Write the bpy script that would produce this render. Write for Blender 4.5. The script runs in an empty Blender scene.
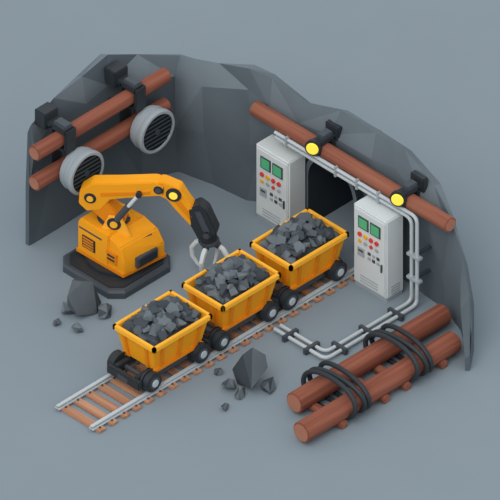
import bpy, bmesh, math, random
from mathutils import Vector, Matrix, noise
U = 0.02   # design unit -> metres
scene = bpy.context.scene
scene.view_settings.view_transform = 'Standard'

# ---------------------------------------------------------------- materials
def lin(h):
    h = h.lstrip('#')
    o = []
    for i in (0, 2, 4):
        c = int(h[i:i+2], 16) / 255
        o.append(c/12.92 if c <= 0.04045 else ((c+0.055)/1.055)**2.4)
    return o
def mat(name, hexc, rough=0.7, metal=0.0, var=0.06, scale=3.0, emit=0.0, spec=0.3):
    m = bpy.data.materials.new(name); m.use_nodes = True
    nt = m.node_tree; b = nt.nodes['Principled BSDF']
    c = lin(hexc)
    n = nt.nodes.new('ShaderNodeTexNoise'); n.inputs['Scale'].default_value = scale
    n.inputs['Detail'].default_value = 3
    tc = nt.nodes.new('ShaderNodeTexCoord')
    nt.links.new(tc.outputs['Object'], n.inputs['Vector'])
    r = nt.nodes.new('ShaderNodeValToRGB')
    r.color_ramp.elements[0].position = 0.3; r.color_ramp.elements[1].position = 0.7
    r.color_ramp.elements[0].color = [x*(1-var) for x in c] + [1]
    r.color_ramp.elements[1].color = [min(1, x*(1+var)) for x in c] + [1]
    nt.links.new(n.outputs['Fac'], r.inputs['Fac'])
    nt.links.new(r.outputs['Color'], b.inputs['Base Color'])
    b.inputs['Roughness'].default_value = rough
    b.inputs['Metallic'].default_value = metal
    b.inputs['Specular IOR Level'].default_value = spec
    if emit:
        b.inputs['Emission Color'].default_value = c + [1]
        b.inputs['Emission Strength'].default_value = emit
    return m
def wood(name, hexa, hexb, axis='X'):
    m = bpy.data.materials.new(name); m.use_nodes = True
    nt = m.node_tree; b = nt.nodes['Principled BSDF']
    tc = nt.nodes.new('ShaderNodeTexCoord'); mp = nt.nodes.new('ShaderNodeMapping')
    s = {'X': (0.6, 14, 14), 'Y': (14, 0.6, 14)}[axis]
    mp.inputs['Scale'].default_value = s
    n = nt.nodes.new('ShaderNodeTexNoise'); n.inputs['Scale'].default_value = 1.0; n.inputs['Detail'].default_value = 2
    r = nt.nodes.new('ShaderNodeValToRGB')
    r.color_ramp.elements[0].position = .35; r.color_ramp.elements[1].position = .65
    r.color_ramp.elements[0].color = lin(hexa)+[1]; r.color_ramp.elements[1].color = lin(hexb)+[1]
    nt.links.new(tc.outputs['Object'], mp.inputs['Vector']); nt.links.new(mp.outputs['Vector'], n.inputs['Vector'])
    nt.links.new(n.outputs['Fac'], r.inputs['Fac']); nt.links.new(r.outputs['Color'], b.inputs['Base Color'])
    b.inputs['Roughness'].default_value = .75; b.inputs['Specular IOR Level'].default_value = .2
    return m

GROUND = mat('ground_stone', '#86929b', .95, var=.012, scale=.8, spec=.0)
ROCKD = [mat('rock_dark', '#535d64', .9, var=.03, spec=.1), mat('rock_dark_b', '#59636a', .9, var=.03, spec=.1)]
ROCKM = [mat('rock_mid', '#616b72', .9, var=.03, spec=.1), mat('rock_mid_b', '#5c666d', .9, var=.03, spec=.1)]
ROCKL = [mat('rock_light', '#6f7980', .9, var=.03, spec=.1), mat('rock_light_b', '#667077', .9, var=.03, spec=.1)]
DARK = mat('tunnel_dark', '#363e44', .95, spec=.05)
COAL = [mat('coal_a', '#596066', .8, spec=.15), mat('coal_b', '#454c52', .8, spec=.15), mat('coal_c', '#697177', .8, spec=.15)]
YEL = mat('yellow_paint', '#f6a41c', .65, var=.02, spec=.2)
YEL2 = mat('yellow_paint_light', '#fdb938', .65, var=.02, spec=.2)
ORG = mat('orange_paint', '#e58a14', .65, var=.02, spec=.2)
BLK = mat('black_metal', '#2d3338', .5, var=.05)
BLK2 = mat('dark_steel', '#454c53', .5, var=.05)
GRILLE = mat('grille_black', '#1c2024', .8, var=.02, spec=.05)
SLAT = mat('grille_slat', '#3f474d', .8, var=.02, spec=.05)
STEEL = mat('steel', '#bcc4c8', .45, 0, var=.03)
DUCT = mat('duct_grey', '#9aa3a9', .6, 0, var=.03, spec=.2)
CLAW = mat('claw_steel', '#ccd3d6', .4, 0, var=.03)
WHT = mat('cabinet_paint', '#d6dcdd', .5, var=.015)
GREY = mat('grey_paint', '#a3acb1', .5, var=.02)
RUST = wood('rusty_timber', '#80493a', '#965b48', 'X')
RUSTY = wood('rusty_pipe_y', '#854d3d', '#98604c', 'Y')
RUSTEND = mat('timber_end', '#a8705a', .7)
TIE = wood('sleeper_wood', '#a8775c', '#c29274', 'Y')
GREEN = mat('screen_green', '#4fae7c', .3, emit=.1)
RED = mat('button_red', '#d8433c', .4)
BTY = mat('button_yellow', '#f0b32a', .4)
LAMP = mat('lamp_glass', '#ffe04d', .3, emit=.35)

# ---------------------------------------------------------------- mesh builder
class B:
    def __init__(s, name):
        s.name = name; s.v = []; s.f = []; s.mi = []; s.sm = []; s.mats = []
    def _m(s, m):
        if m not in s.mats: s.mats.append(m)
        return s.mats.index(m)
    def add(s, bm, m, smooth=True, M=None):
        if M is not None: bmesh.ops.transform(bm, matrix=M, verts=bm.verts)
        bmesh.ops.recalc_face_normals(bm, faces=bm.faces)
        o = len(s.v); bm.verts.index_update()
        s.v += [v.co.copy() for v in bm.verts]
        for f in bm.faces:
            s.f.append([o+v.index for v in f.verts])
            if callable(m): mm = m(f.calc_center_median(), f.normal)
            else: mm = m[random.randrange(len(m))] if isinstance(m, list) else m
            s.mi.append(s._m(mm)); s.sm.append(smooth)
        bm.free()
    def box(s, lo, hi, m, bevel=0.0, M=None):
        bm = bmesh.new(); bmesh.ops.create_cube(bm, size=1)
        lo = Vector(lo); hi = Vector(hi)
        for v in bm.verts:
            v.co = Vector([lo[i] + (v.co[i]+.5)*(hi[i]-lo[i]) for i in range(3)])
        if bevel: bmesh.ops.bevel(bm, geom=bm.edges[:], offset=bevel, segments=2, affect='EDGES')
        s.add(bm, m, True, M)
    def hull(s, pts, m, smooth=True, bevel=0.0, M=None):
        bm = bmesh.new()
        for p in pts: bm.verts.new(p)
        r = bmesh.ops.convex_hull(bm, input=bm.verts)
        bad = [v for v in bm.verts if not v.link_faces]
        bmesh.ops.delete(bm, geom=bad, context='VERTS')
        bmesh.ops.dissolve_limit(bm, angle_limit=.02, verts=bm.verts, edges=bm.edges)
        if bevel: bmesh.ops.bevel(bm, geom=bm.edges[:], offset=bevel, segments=2, affect='EDGES')
        s.add(bm, m, smooth, M)
    def rock(s, c, r, m, seed, sq=(1, 1, .8)):
        rnd = random.Random(seed); pts = []
        for i in range(13):
            a = Vector((rnd.gauss(0, 1), rnd.gauss(0, 1), rnd.gauss(0, 1))).normalized()
            a *= rnd.uniform(.85, 1.1)
            pts.append(Vector(c) + Vector((a.x*sq[0], a.y*sq[1], a.z*sq[2]))*r)
        s.hull(pts, m, False)
    def cyl(s, p0, p1, r, m, r1=None, seg=28, bevel=0.0):
        p0 = Vector(p0); p1 = Vector(p1); r1 = r if r1 is None else r1
        d = p1-p0; q = d.to_track_quat('Z', 'Y').to_matrix().to_4x4()
        bm = bmesh.new()
        bmesh.ops.create_cone(bm, cap_ends=True, segments=seg, radius1=r, radius2=r1, depth=d.length)
        if bevel:
            es = [e for e in bm.edges if any(len(f.verts) > 4 for f in e.link_faces)]
            bmesh.ops.bevel(bm, geom=es, offset=bevel, segments=2, affect='EDGES')
        s.add(bm, m, True, Matrix.Translation((p0+p1)/2) @ q)
    def tube(s, pts, r, m, seg=12, closed=False):
        P = [Vector(p) for p in pts]; n = len(P); bm = bmesh.new(); rows = []
        up = None
        rr = r if isinstance(r, list) else [r]*n
        for i in range(n):
            if closed: t = (P[(i+1) % n]-P[i-1]).normalized()
            else: t = (P[min(i+1, n-1)]-P[max(i-1, 0)]).normalized()
            if up is None:
                up = Vector((0, 0, 1)) if abs(t.z) < .9 else Vector((1, 0, 0))
            a = (up - t*up.dot(t)).normalized(); up = a; b = t.cross(a)
            rows.append([bm.verts.new(P[i] + (a*math.cos(2*math.pi*k/seg)+b*math.sin(2*math.pi*k/seg))*rr[i]) for k in range(seg)])
        for i in range(n if closed else n-1):
            for k in range(seg):
                bm.faces.new((rows[i][k], rows[(i+1) % n][k], rows[(i+1) % n][(k+1) % seg], rows[i][(k+1) % seg]))
        if not closed:
            bm.faces.new(rows[0]); bm.faces.new(rows[-1])
        s.add(bm, m, True)
    def loft(s, rings, m, caps=True, smooth=True):
        bm = bmesh.new(); R = [[bm.verts.new(p) for p in r] for r in rings]; n = len(R[0])
        for a, b in zip(R, R[1:]):
            for k in range(n): bm.faces.new((a[k], a[(k+1) % n], b[(k+1) % n], b[k]))
        if caps: bm.faces.new(R[0]); bm.faces.new(R[-1])
        s.add(bm, m, smooth)
    def done(s, parent=None, sharp=32):
        me = bpy.data.meshes.new(s.name)
        c = sum(s.v, Vector())/len(s.v); lo = min(v.z for v in s.v)
        org = Vector((c.x, c.y, lo))
        me.from_pydata([tuple((v-org)*U) for v in s.v], [], s.f)
        for m in s.mats: me.materials.append(m)
        me.polygons.foreach_set('material_index', s.mi)
        me.polygons.foreach_set('use_smooth', s.sm)
        me.update(); me.set_sharp_from_angle(angle=math.radians(sharp))
        o = bpy.data.objects.new(s.name, me); scene.collection.objects.link(o)
        o.location = org*U
        if parent:
            o.parent = parent; o.location = org*U - parent.location
        return o

def fillet(pts, r, n=6):
    P = [Vector(p) for p in pts]; out = [P[0]]
    for i in range(1, len(P)-1):
        a = (P[i-1]-P[i]).normalized(); b = (P[i+1]-P[i]).normalized()
        s0 = P[i]+a*r; s1 = P[i]+b*r
        for k in range(n+1):
            t = k/n
            out.append(s0*(1-t)**2 + P[i]*2*t*(1-t) + s1*t*t)
    out.append(P[-1]); return out

# ---------------------------------------------------------------- floor
b = B('floor'); b.box((-2500, -2500, -20), (2500, 2500, 0), GROUND); b.done()

# ---------------------------------------------------------------- rock wall
cols = [(-126,134,66),(-120,134,120),(-92,135,133),(-55,134,134),(-26,135,142),(6,132,124),(34,118,114),
        (42,85,122),(45,50,134),(57,36,124),(63,2,115),(63,-38,129),(63,-76,124),(62,-112,128),
        (60,-148,110),(56,-174,97),(44,-202,72),(28,-225,56),(8,-245,16)]
rnd = random.Random(11)
n = len(cols)
FZ = (0, .45, .84, 1); rowsN = len(FZ)
inner = []; outer = []
for i, (x, y, h) in enumerate(cols):
    a = Vector(cols[max(i-1, 0)][:2]); c = Vector(cols[min(i+1, n-1)][:2])
    t = (c-a).normalized(); nin = Vector((t.y, -t.x))   # interior side
    if nin.dot(Vector((-40, 0))-Vector((x, y))) < 0: nin = -nin
    col = []; oc = []
    for j in range(rowsN):
        fz = FZ[j]
        off = (rnd.uniform(-2, 2), rnd.uniform(-3, 3), rnd.uniform(-2, 4), rnd.uniform(-10, -4))[j]
        if i in (4, 5, 6, 7, 8) and 0 < j < 3: off += (5 if i % 2 else -4)
        if i in (0, n-1): off = 0
        if 1 <= i <= 2 and j == 3 or i >= 15 and j == 3: off = -4
        z = h*fz + (rnd.uniform(-9, 9) if j == 1 else rnd.uniform(-7, 3) if j == 2 else 0)
        al = rnd.uniform(-6, 6) if 0 < j < rowsN-1 and 1 < i < n-2 else 0
        col.append(Vector((x+nin.x*off+t.x*al, y+nin.y*off+t.y*al, z)))
        oo = (18 if j < rowsN-1 else 15)
        if i in (1, 2) or i >= 15: oo = 7.5
        if i in (0, n-1): oo = 4
        oc.append(Vector((x-nin.x*oo, y-nin.y*oo, h*fz - (5+rnd.uniform(-4, 4) if j == rowsN-1 else 0))))
    inner.append(col); outer.append(oc)
bm = bmesh.new()
I = [[bm.verts.new(p) for p in c] for c in inner]; O = [[bm.verts.new(p) for p in c] for c in outer]
for i in range(n-1):
    for j in range(rowsN-1):
        q = (I[i][j], I[i+1][j], I[i+1][j+1], I[i][j+1])
        if rnd.random() < .5: bm.faces.new((q[0], q[1], q[2])); bm.faces.new((q[0], q[2], q[3]))
        else: bm.faces.new((q[0], q[1], q[3])); bm.faces.new((q[1], q[2], q[3]))
        bm.faces.new((O[i][j], O[i][j+1], O[i+1][j+1], O[i+1][j]))
    bm.faces.new((I[i][-1], I[i+1][-1], O[i+1][-1])); bm.faces.new((I[i][-1], O[i+1][-1], O[i][-1]))
    bm.faces.new((I[i][0], O[i][0], O[i+1][0], I[i+1][0]))
for i in (0, n-1):
    for j in range(rowsN-1):
        bm.faces.new((I[i][j], I[i][j+1], O[i][j+1], O[i][j]))
random.seed(3)
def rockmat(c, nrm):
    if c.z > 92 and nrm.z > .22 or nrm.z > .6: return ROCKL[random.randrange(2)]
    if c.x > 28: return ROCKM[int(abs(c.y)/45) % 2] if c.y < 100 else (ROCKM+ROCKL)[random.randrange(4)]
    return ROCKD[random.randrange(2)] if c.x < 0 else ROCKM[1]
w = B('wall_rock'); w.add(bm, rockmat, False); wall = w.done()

def arch(x, yc, hw, h, seg=14):
    pts = [(x, yc-hw, 0)]
    for k in range(seg+1):
        a = math.pi*k/seg
        pts.append((x, yc-hw*math.cos(a), h-hw+hw*math.sin(a)))
    pts.append((x, yc+hw, 0)); return pts
AY, AW, AH = -38, 27, 80
c = B('cutter'); a0 = arch(30, AY, AW, AH); a0 = [(p[0], p[1], p[2]-(5 if p[2] == 0 else 0)) for p in a0]
a1 = [(95, p[1], p[2]) for p in a0]
c.loft([a0, a1], DARK); cut = c.done()
md = wall.modifiers.new('cut', 'BOOLEAN'); md.object = cut; md.operation = 'DIFFERENCE'; md.solver = 'EXACT'
bpy.context.view_layer.objects.active = wall
bpy.ops.object.modifier_apply(modifier='cut')
bpy.data.objects.remove(cut)
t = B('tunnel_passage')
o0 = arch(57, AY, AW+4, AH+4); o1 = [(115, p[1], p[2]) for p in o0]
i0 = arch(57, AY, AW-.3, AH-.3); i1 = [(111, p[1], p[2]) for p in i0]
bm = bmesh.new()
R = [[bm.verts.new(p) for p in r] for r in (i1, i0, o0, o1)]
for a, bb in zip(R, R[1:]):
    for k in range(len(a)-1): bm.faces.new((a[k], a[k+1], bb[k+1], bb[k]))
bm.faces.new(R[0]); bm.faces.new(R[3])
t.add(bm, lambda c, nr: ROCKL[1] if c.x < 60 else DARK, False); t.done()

# ---------------------------------------------------------------- track
t = B('railway_track')
x0, x1 = -272, 44
for y in (-85, -45):
    t.box((x0, y-2.6, 2.5), (x1, y+2.6, 3.6), STEEL)
    t.box((x0, y-.8, 3.6), (x1, y+.8, 5), GREY)
    t.box((x0, y-1.7, 5), (x1, y+1.7, 6.2), STEEL, .3)
x = x0+7
while x < x1-3:
    t.box((x-4.2, -92, 0), (x+4.2, -40, 2.5), TIE, .5)
    for y in (-85, -45):
        for s in (-3.6, 3.6): t.cyl((x, y+s, 2.4), (x, y+s, 3.6), .9, BLK2, seg=8)
    x += 14.2
t.done()

# ---------------------------------------------------------------- mine carts
def cart(cx, seed):
    cy = -65; b = B('mine_cart')
    def rect(hx, hy, z, ox=0): return [(cx-hx+ox, cy-hy, z), (cx+hx+ox, cy-hy, z), (cx+hx+ox, cy+hy, z), (cx-hx+ox, cy+hy, z)]
    b.loft([rect(25, 15, 21), rect(27.5, 17.5, 22.5), rect(32, 22.5, 48), rect(30.6, 21.2, 48), rect(26, 16.5, 24)], YEL)
    for s in (-1, 1):
        b.box((cx-34.5, cy+s*23-1.7, 46.5), (cx+34.5, cy+s*23+1.7, 51.5), YEL2, .6)
        b.box((cx+s*32.8-1.7, cy-24.7, 46.5), (cx+s*32.8+1.7, cy+24.7, 51.5), YEL2, .6)
        for rx in (-22, 0, 22):
            b.hull([(cx+rx*.9-1.6, cy+s*17.5, 23), (cx+rx*.9+1.6, cy+s*17.5, 23), (cx+rx*.9-1.6, cy+s*19.4, 23), (cx+rx*.9+1.6, cy+s*19.4, 23),
                    (cx+rx-1.6, cy+s*22, 47), (cx+rx+1.6, cy+s*22, 47), (cx+rx-1.6, cy+s*24, 47), (cx+rx+1.6, cy+s*24, 47)], ORG)
        for ry in (-13, 13):
            b.hull([(cx+s*27.5, cy+ry*.85-1.5, 23), (cx+s*27.5, cy+ry*.85+1.5, 23), (cx+s*29.2, cy+ry*.85-1.5, 23), (cx+s*29.2, cy+ry*.85+1.5, 23),
                    (cx+s*31.5, cy+ry-1.5, 47), (cx+s*31.5, cy+ry+1.5, 47), (cx+s*33.3, cy+ry-1.5, 47), (cx+s*33.3, cy+ry+1.5, 47)], ORG)
        b.box((cx-29, cy+s*17.5-2, 20), (cx+29, cy+s*17.5+2, 23.5), ORG, .5)
    ox = cx-4
    for s in (-1, 1):
        b.box((ox-39, cy+s*12-2.5, 16.5), (ox+36, cy+s*12+2.5, 20.5), BLK, .5)
        b.box((ox-40, cy+s*14-1.2, 11), (ox+37, cy+s*14+1.2, 17), BLK2, .4)
    b.box((ox-43, cy-19, 11), (ox-38, cy+19, 19), BLK, .8)
    b.box((ox+34, cy-19, 11), (ox+37.6, cy+19, 19), BLK, .8)
    b.box((ox-43.3, cy-6, 12.5), (ox-42.5, cy+6, 17), BLK2, .2)
    for wx in (-29, 28):
        b.cyl((ox+wx, cy-20, 15.2), (ox+wx, cy+20, 15.2), 2, BLK2, seg=12)
        for s in (-1, 1):
            b.cyl((ox+wx, cy+s*15.6, 15.2), (ox+wx, cy+s*17.4, 15.2), 9.9, BLK)
            b.cyl((ox+wx, cy+s*17.4, 15.2), (ox+wx, cy+s*24, 15.2), 8.9, BLK, bevel=.7)
            b.cyl((ox+wx, cy+s*24, 15.2), (ox+wx, cy+s*24.5, 15.2), 5.6, BLK2)
            b.cyl((ox+wx, cy+s*24.2, 15.2), (ox+wx, cy+s*25.4, 15.2), 3.6, STEEL, bevel=.4)
    o = b.done()
    c = B('coal_load'); r = random.Random(seed)
    c.hull([(cx+a*30, cy+bb*20.5, 44) for a in (-1, 1) for bb in (-1, 1)] + [(cx+a*18, cy+bb*10, 54) for a in (-1, 1) for bb in (-1, 1)]+[(cx+a*26, cy+bb*16, 30) for a in (-1, 1) for bb in (-1, 1)], COAL[1], False)
    k = 0
    for i in range(9):
        for j in range(6):
            u = (i+.5)/9*2-1; v = (j+.5)/6*2-1
            u += r.uniform(-.09, .09); v += r.uniform(-.1, .1)
            hgt = 46 + 14*(1-u*u)*(1-v*v)**.6 + r.uniform(-1, 3) if abs(v) < 1 and abs(u) < 1 else 46
            rr = r.uniform(4, 7.6)
            px = max(-30.5+rr, min(30.5-rr, u*28)); py = max(-21+rr, min(21-rr, v*20))
            random.seed(seed*100+k)
            c.rock((cx+px, cy+py, hgt), rr, COAL[r.randrange(3)], seed*1000+k); k += 1
    c.done(o)
for cx, sd in ((-168, 1), (-87, 2), (-7, 3)): cart(cx, sd)

# ---------------------------------------------------------------- control cabinets
def cabinet(xa, ya, H):
    b = B('control_cabinet'); D, W = 20, 39.5
    xb, yb = xa+D, ya+W
    b.box((xa+1, ya+1, 0), (xb-1, yb-1, 4), GREY)
    b.box((xa, ya, 3.5), (xb, yb, H), WHT, 1.1)
    b.box((xa-.8, ya+2, 6), (xa+.2, yb-2, H-3), WHT, .35)      # door
    f = xa-.8
    def P(u, z, w, h, m, t=.7): b.box((f-t, yb-u-w, z-h), (f+.1, yb-u, z), m, .2)
    for u in (7, 21):
        P(u, H-8.5, 12, 12, BLK2, .8); P(u+1.3, H-9.8, 9.4, 9.4, GREEN, 1.1)
    for i, m in enumerate((RED, BTY, RED, RED)):
        b.cyl((f-1.4, yb-9-i*6.6, H-27), (f, yb-9-i*6.6, H-27), 2.1, m, seg=14)
    for i, m in enumerate((BTY, GREY, RED, GREY)):
        b.cyl((f-1.2, yb-9-i*6.6, H-34), (f, yb-9-i*6.6, H-34), 1.7, m, seg=14)
    for r_ in range(2):
        for i in range(3): P(18+i*5.2, H-41-r_*5, 3.4, 3, GREY if (i+r_) % 2 else BLK2, .6)
    P(6, H-41, 8, 9, GREY, .5); P(7.2, H-43, 5.6, 2, BLK2, .8)
    for i in range(3): P(9, 15-i*2.8, 21, 1, GREY, .4)
    b.box((f-1.6, ya+4.2, H*.36), (f, ya+5.6, H*.36+8), BLK2, .3)
    for i in range(4): b.box((xa+5, ya-.5, 14-i*2.6), (xa+15, ya+.2, 15-i*2.6), GREY)
    b.done()
cabinet(35.5, -10.5, 77)
cabinet(28, -133, 84)

# ---------------------------------------------------------------- pipes
def duct(pa, pb, m, name='rusty_pipe', r=6.8):
    b = B(name); pa = Vector(pa); pb = Vector(pb); d = (pb-pa).normalized()
    b.cyl(pa, pb, r, m, bevel=.5)
    for e, s in ((pa, -1), (pb, 1)):
        b.cyl(e+d*s*-.2, e+d*s*.35, r-1.3, RUSTEND)
    b.done()
duct((-141, 113, 115), (14, 113, 115), RUST)
duct((-141, 113, 84), (14, 113, 84), RUST)
duct((49, 43, 99), (49, -187, 99), RUSTY)

def wallbracket(x):
    b = B('pipe_bracket')
    b.box((x-6, 104, 122), (x+6, 136, 126.5), BLK, .6)
    b.box((x-6, 103, 104), (x+6, 106.2, 126.5), BLK, .6)
    b.box((x-4.5, 106, 125), (x+4.5, 120, 130), BLK2, .8)
    b.box((x-6, 119.8, 92), (x+6, 122.4, 126), BLK, .5)
    b.box((x-6, 104, 104), (x+6, 121, 107.4), BLK, .5)
    b.box((x-6, 120, 72), (x+6, 123, 93), BLK, .5)
    b.box((x-6, 119, 97), (x+6, 138, 101), BLK, .5)
    b.box((x-8, 126, 118), (x+8, 139, 134), BLK, .8)
    b.done()
wallbracket(-107); wallbracket(-25)

def fan(x, z):
    b = B('ventilation_fan'); y = 90
    bm = bmesh.new(); prof = [(17.2, y+2), (17.2, y), (19.4, y), (20.4, y+1.2), (20.4, y+4), (18.8, y+5.5), (18.8, 99), (19.6, 99.4), (19.6, 101.4), (18.6, 101.8), (18.4, 104.8), (17.2, 106), (.01, 106)]
    seg = 40; rows = []
    for rr, yy in prof:
        rows.append([bm.verts.new((x+rr*math.cos(2*math.pi*k/seg), yy, z+rr*math.sin(2*math.pi*k/seg))) for k in range(seg)])
    for i in range(len(rows)-1):
        for k in range(seg): bm.faces.new((rows[i][k], rows[i][(k+1) % seg], rows[i+1][(k+1) % seg], rows[i+1][k]))
    b.add(bm, DUCT)
    b.cyl((x, y+1.2, z), (x, y+4, z), 17.5, GRILLE, seg=40)
    for k in range(-3, 4):
        hw = math.sqrt(17**2-(k*4.2)**2)
        b.box((x-hw, y+.5, z+k*4.2-.55), (x+hw, y+1.4, z+k*4.2+.55), SLAT)
    b.cyl((x, y+.1, z), (x, y+1.4, z), 2.8, SLAT)
    b.done()
fan(-101, 85); fan(-18, 84)

def minelamp(y):
    b = B('mine_lamp')
    b.box((43, y-8, 106), (66, y+2, 110), BLK, .6)
    b.box((41, y-8, 97), (43.5, y+2, 110), BLK, .6)
    b.box((46, y-7, 109), (58, y+1, 114), BLK2, .8)
    b.box((56.5, y-8, 90), (59, y+2, 109), BLK, .5)
    b.box((54, y-8, 92), (66, y+2, 95), BLK, .5)
    b.box((60, y-11, 103), (66, y+5, 117), BLK, .8)
    ax = Vector((-.85, -.42, .12)).normalized(); p = Vector((41.5, y-1, 104))
    b.cyl(p, p+ax*4.5, 7.2, BLK, bevel=.6)
    b.cyl(p+ax*4, p+ax*5.8, 5.4, LAMP, bevel=.8)
    b.done()
minelamp(-33); minelamp(-133)

# ---------------------------------------------------------------- conduits
b = B('electrical_conduit')
for k in range(2):
    o = k*7
    path = [(41.6+k*.6, 12, 94-k*5.2), (41.6+k*.6, -155+o, 94-k*5.2), (41.6+k*.6, -155+o, 3.4), (-66+o, -155+o, 3.4), (-66+o, -95, 3.4)]
    b.tube(fillet(path, 7), 1.7, STEEL)
for x in (20, -14, -46):
    b.box((x-2, -160, 0), (x+2, -143, 5.8), BLK2, .5)
for y in (-110, -135):
    b.box((-71, y-2, 0), (-54, y+2, 5.8), BLK2, .5)
for z in (28, 52):
    b.box((39.4, -159, z-1.5), (44.6, -144, z+1.5), GREY, .5)
    b.box((44, -153, z-1.2), (64, -149.5, z+1.2), BLK2, .4)
for y in (-2, -60, -85, -110):
    b.box((39.4, y-1.3, 86.5), (44, y+1.3, 97), GREY, .5)
b.done()

# ---------------------------------------------------------------- timber logs
b = B('timber_logs')
def log(y, z, xa, xb, r):
    b.cyl((xa, y, z), (xb, y, z), r, RUST, bevel=.6)
    b.cyl((xa-.4, y, z), (xa, y, z), r-1.4, RUSTEND); b.cyl((xb, y, z), (xb+.4, y, z), r-1.4, RUSTEND)
log(-221, 12.5, -161, 19, 9.4)
log(-188, 12.5, -136, 40, 9.4)
for xx in (-120, -70, -45, -2):
    b.cyl((xx, -231, 4.2), (xx, -180, 4.2), 4.2, RUSTY, bevel=.5, seg=16)
b.done()
b = B('cable_coil')
for xc in (-102, -29):
    for k, dx in enumerate((-9, 0, 9)):
        pts = []
        for i in range(48):
            a = 2*math.pi*i/48
            ca, sa = math.cos(a), math.sin(a)
            yy = -204.5+30.5*math.copysign(abs(ca)**.85, ca)
            zz = 17+15.5*sa
            pts.append((xc+dx+(2.5, -2.5, 2)[k]*math.sin(a+k), yy, max(zz, 2.3)))
        b.tube(pts, 2.2, BLK, seg=10, closed=True)
b.done()

# ---------------------------------------------------------------- loose coal
def pile(lst, seed):
    b = B('coal_rubble')
    for i, (x, y, r, sq) in enumerate(lst):
        b.rock((x, y, r*sq*.75), r, [COAL[0], COAL[0], COAL[2], COAL[1]], seed+i, (1, 1, sq))
    for v in b.v: v.z = max(v.z, 0)
    b.done()
random.seed(5)
pile([(-157, 37, 17, 1.1), (-168, 46, 8, .9), (-150, 22, 8, .8), (-187, 41, 4.5, .8), (-180, 22, 6, .7)], 40)
pile([(-134, -134, 17, 1.25), (-126, -150, 8, .9), (-149, -124, 7, .8), (-149, -141, 7, .8), (-140, -104, 5, .8), (-171, -142, 4.5, .8)], 60)

# ---------------------------------------------------------------- excavator robot
R_ = B('robotic_excavator')
bx, by = -95, 62
def octa(h, c, z):
    p = [(-h+c, -h), (h-c, -h), (h, -h+c), (h, h-c), (h-c, h), (-h+c, h), (-h, h-c), (-h, -h+c)]
    return [(bx+a, by+bb, z) for a, bb in p]
R_.loft([octa(36.5, 10, 0), octa(36.5, 10, 5.5), octa(35, 9.5, 7.5)], BLK2)
R_.loft([octa(32, 9, 7.5), octa(32, 9, 8.6)], BLK)
R_.cyl((bx+3, by, 8), (bx+3, by, 11.5), 28, BLK, bevel=.6)
R_.hull([(-113, 54, 12), (-113, 90, 12), (-70, 90, 12), (-70, 54, 12), (-112, 54, 46), (-112, 88, 46), (-72, 88, 46), (-72, 54, 46), (-113, 54, 41), (-113, 90, 41), (-70, 90, 41), (-70, 54, 41)], YEL, bevel=.9)
R_.hull([(-112, 36, 12), (-112, 60, 12), (-67, 60, 12), (-67, 33, 12), (-112, 36, 26), (-67, 33, 26), (-111, 42, 38), (-68, 40, 38), (-111, 56, 45), (-70, 56, 45)], YEL, bevel=.9)
R_.hull([(-113, 36, 11), (-114, 91, 11), (-68, 91, 11), (-66, 32, 11), (-113, 36, 15), (-114, 91, 15), (-68, 91, 15), (-66, 32, 15)], ORG, bevel=.6)
R_.box((-113.8, 69, 20), (-112.6, 84, 32), BLK, .3)
for k in range(4): R_.box((-114.4, 70.5, 21.7+k*2.7), (-113.4, 82.5, 22.9+k*2.7), ORG)
R_.box((-113.4, 44, 20), (-111.5, 56, 31), ORG, .4)
for k in range(2): R_.box((-114, 46, 23+k*3.6), (-113, 54, 24.4+k*3.6), BLK)
R_.box((-113.4, 61.5, 37), (-112.6, 88, 38.6), BLK2, .2)
R_.box((-100, 31.8, 16), (-76, 36, 26), BLK2, .5)
for k in range(3): R_.box((-98, 31, 17.8+k*2.8), (-78, 32.4, 19+k*2.8), BLK)
R_.hull([(-104, 37.2, 28), (-76, 35.6, 28), (-103, 41.3, 37), (-76, 39.6, 37), (-103, 44, 36), (-76, 43, 36), (-104, 40, 27), (-76, 39, 27)], BLK2, bevel=.2)
R_.cyl((-92, 68, 46), (-92, 68, 48.5), 14, BLK2, bevel=.6)
base = Vector((bx, by, 0)); u = Vector((.54, -.84, 0)).normalized(); nn = Vector((-.84, -.54, 0)).normalized()
def A(t, z, s=0): return base + u*t + nn*s + Vector((0, 0, z))
def link(a, c, w0, w1, th0, th1, m, bevel=1.0):
    a = Vector(a); c = Vector(c); d = (c-a).normalized(); p = Vector((-d.y, d.x)); pts = []
    for q, w_, th in ((a, w0, th0), (c, w1, th1)):
        for sw in (-1, 1):
            for st in (-1, 1):
                e = q+p*w_*sw; pts.append(A(e.x, e.y, th*st))
    R_.hull(pts, m, bevel=bevel)
def poly(pts2, th, m, bevel=1.0, so=0):
    """boom plate: polygon in the arm plane, extruded across it"""
    bm = bmesh.new()
    f0 = [bm.verts.new(A(t, z, so-th)) for t, z in pts2]; f1 = [bm.verts.new(A(t, z, so+th)) for t, z in pts2]
    k = len(pts2); bm.faces.new(f0); bm.faces.new(f1)
    for i in range(k): bm.faces.new((f0[i], f0[(i+1) % k], f1[(i+1) % k], f1[i]))
    bmesh.ops.recalc_face_normals(bm, faces=bm.faces)
    if bevel: bmesh.ops.bevel(bm, geom=bm.edges[:], offset=bevel, segments=2, affect='EDGES')
    R_.add(bm, m)
def joint(t, z, r, th, m=BLK, cap=YEL2):
    R_.cyl(A(t, z, -th), A(t, z, th), r, m, bevel=.5)
    R_.cyl(A(t, z, th), A(t, z, th+1), r*.55, cap, bevel=.3)
    R_.cyl(A(t, z, -th-1), A(t, z, -th), r*.55, cap, bevel=.3)
for s in (-1, 1):
    R_.hull([A(-12, 42, s*10), A(15, 40, s*10), A(-5, 59, s*10), A(6, 59, s*10), A(-12, 42, s*7), A(15, 40, s*7), A(-5, 59, s*7), A(6, 59, s*7)], YEL2, bevel=.6)
joint(0, 52, 6, 11)
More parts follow.
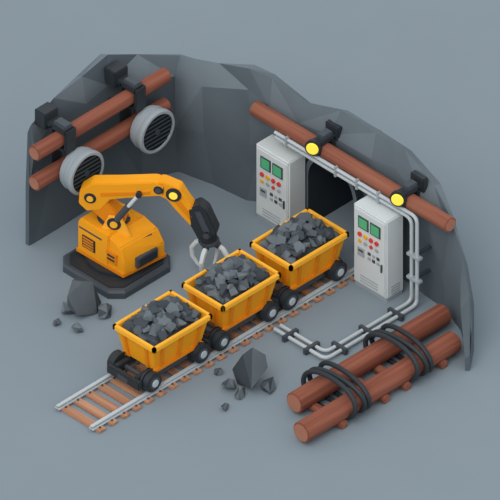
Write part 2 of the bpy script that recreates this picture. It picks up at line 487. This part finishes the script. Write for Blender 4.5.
link((4, 48), (-21, 72), 8, 8, 6.4, 6.4, ORG)
poly([(-31, 66), (-30, 79), (-20, 88), (4, 92), (34, 98), (42, 95), (41, 85), (28, 82), (-4, 74), (-12, 62), (-24, 59)], 6.8, YEL, .8)
poly([(-12, 76.5), (10, 81), (30, 86), (30, 88.5), (8, 84), (-12, 80.5)], .6, ORG, .2, so=7)
joint(-21, 73, 5.2, 7.6, BLK)
R_.tube([A(4, 59, 8.9), A(21, 85, 8.9)], 1.7, CLAW); R_.tube([A(2, 56, 8.9), A(12, 71.3, 8.9)], 3, BLK2)
R_.cyl(A(21, 85, 6.4), A(21, 85, 10.9), 2.6, BLK)
joint(37, 90.5, 4.6, 7.2, BLK, BLK2)
poly([(31, 95), (40, 99), (55, 94), (61, 83), (73, 66), (64, 57), (50, 73), (44, 81), (34, 85)], 6, YEL, .8)
poly([(54, 84), (66, 67), (63, 65), (51, 80)], .6, ORG, .2, so=6.2)
joint(50, 87.5, 6.6, 7.6, BLK, LAMP)
poly([(62, 74), (71, 80), (78, 75), (87, 53), (81, 44), (71, 44), (64, 58)], 6.8, BLK, 1)
poly([(68, 73), (73, 74), (81, 54), (76, 52)], .6, BLK2, .2, so=7)
joint(78, 50, 5, 7.6, BLK, BLK2)
R_.cyl(A(77, 48), A(79, 41), 8, BLK, r1=7, bevel=.6)
R_.cyl(A(79, 41), A(79.4, 38), 8.5, BLK2, bevel=.5)
cpt = A(79.4, 38)
for k in range(4):
    a = k*math.pi/2+.35; d = Vector((math.cos(a), math.sin(a), 0))
    pts = [cpt+d*5+Vector((0, 0, 1)), cpt+d*12+Vector((0, 0, -3)), cpt+d*16.5+Vector((0, 0, -10)), cpt+d*16+Vector((0, 0, -18)), cpt+d*11.5+Vector((0, 0, -25)), cpt+d*5+Vector((0, 0, -30))]
    R_.tube(pts, [2.1, 2.3, 2.2, 2.0, 1.5, .5], CLAW, seg=8)
    R_.tube([cpt+d*5+Vector((0, 0, 1)), cpt+d*9+Vector((0, 0, -1))], 3, BLK, seg=8)
R_.done()

# ---------------------------------------------------------------- light
sd = bpy.data.lights.new('sun', 'SUN'); sd.energy = 1.2; sd.angle = math.radians(38); sd.color = (1, .985, .96)
so = bpy.data.objects.new('sun', sd); scene.collection.objects.link(so)
so.rotation_euler = Vector((-.6, -.26, .78)).to_track_quat('Z', 'Y').to_euler(); so.location = (-10, -4, 12)
wd = bpy.data.worlds.new('world'); scene.world = wd; wd.use_nodes = True
bg = wd.node_tree.nodes['Background']; bg.inputs[0].default_value = (.95, .98, 1, 1); bg.inputs[1].default_value = .82

# ---------------------------------------------------------------- camera
cd = bpy.data.cameras.new('camera'); cd.type = 'ORTHO'; cd.ortho_scale = 500/1.2021*U; cd.clip_end = 200
co = bpy.data.objects.new('camera', cd); scene.collection.objects.link(co)
dv = Vector((-.565685, -.565685, .6)); co.location = dv*30
co.rotation_euler = dv.to_track_quat('Z', 'Y').to_euler()
scene.camera = co
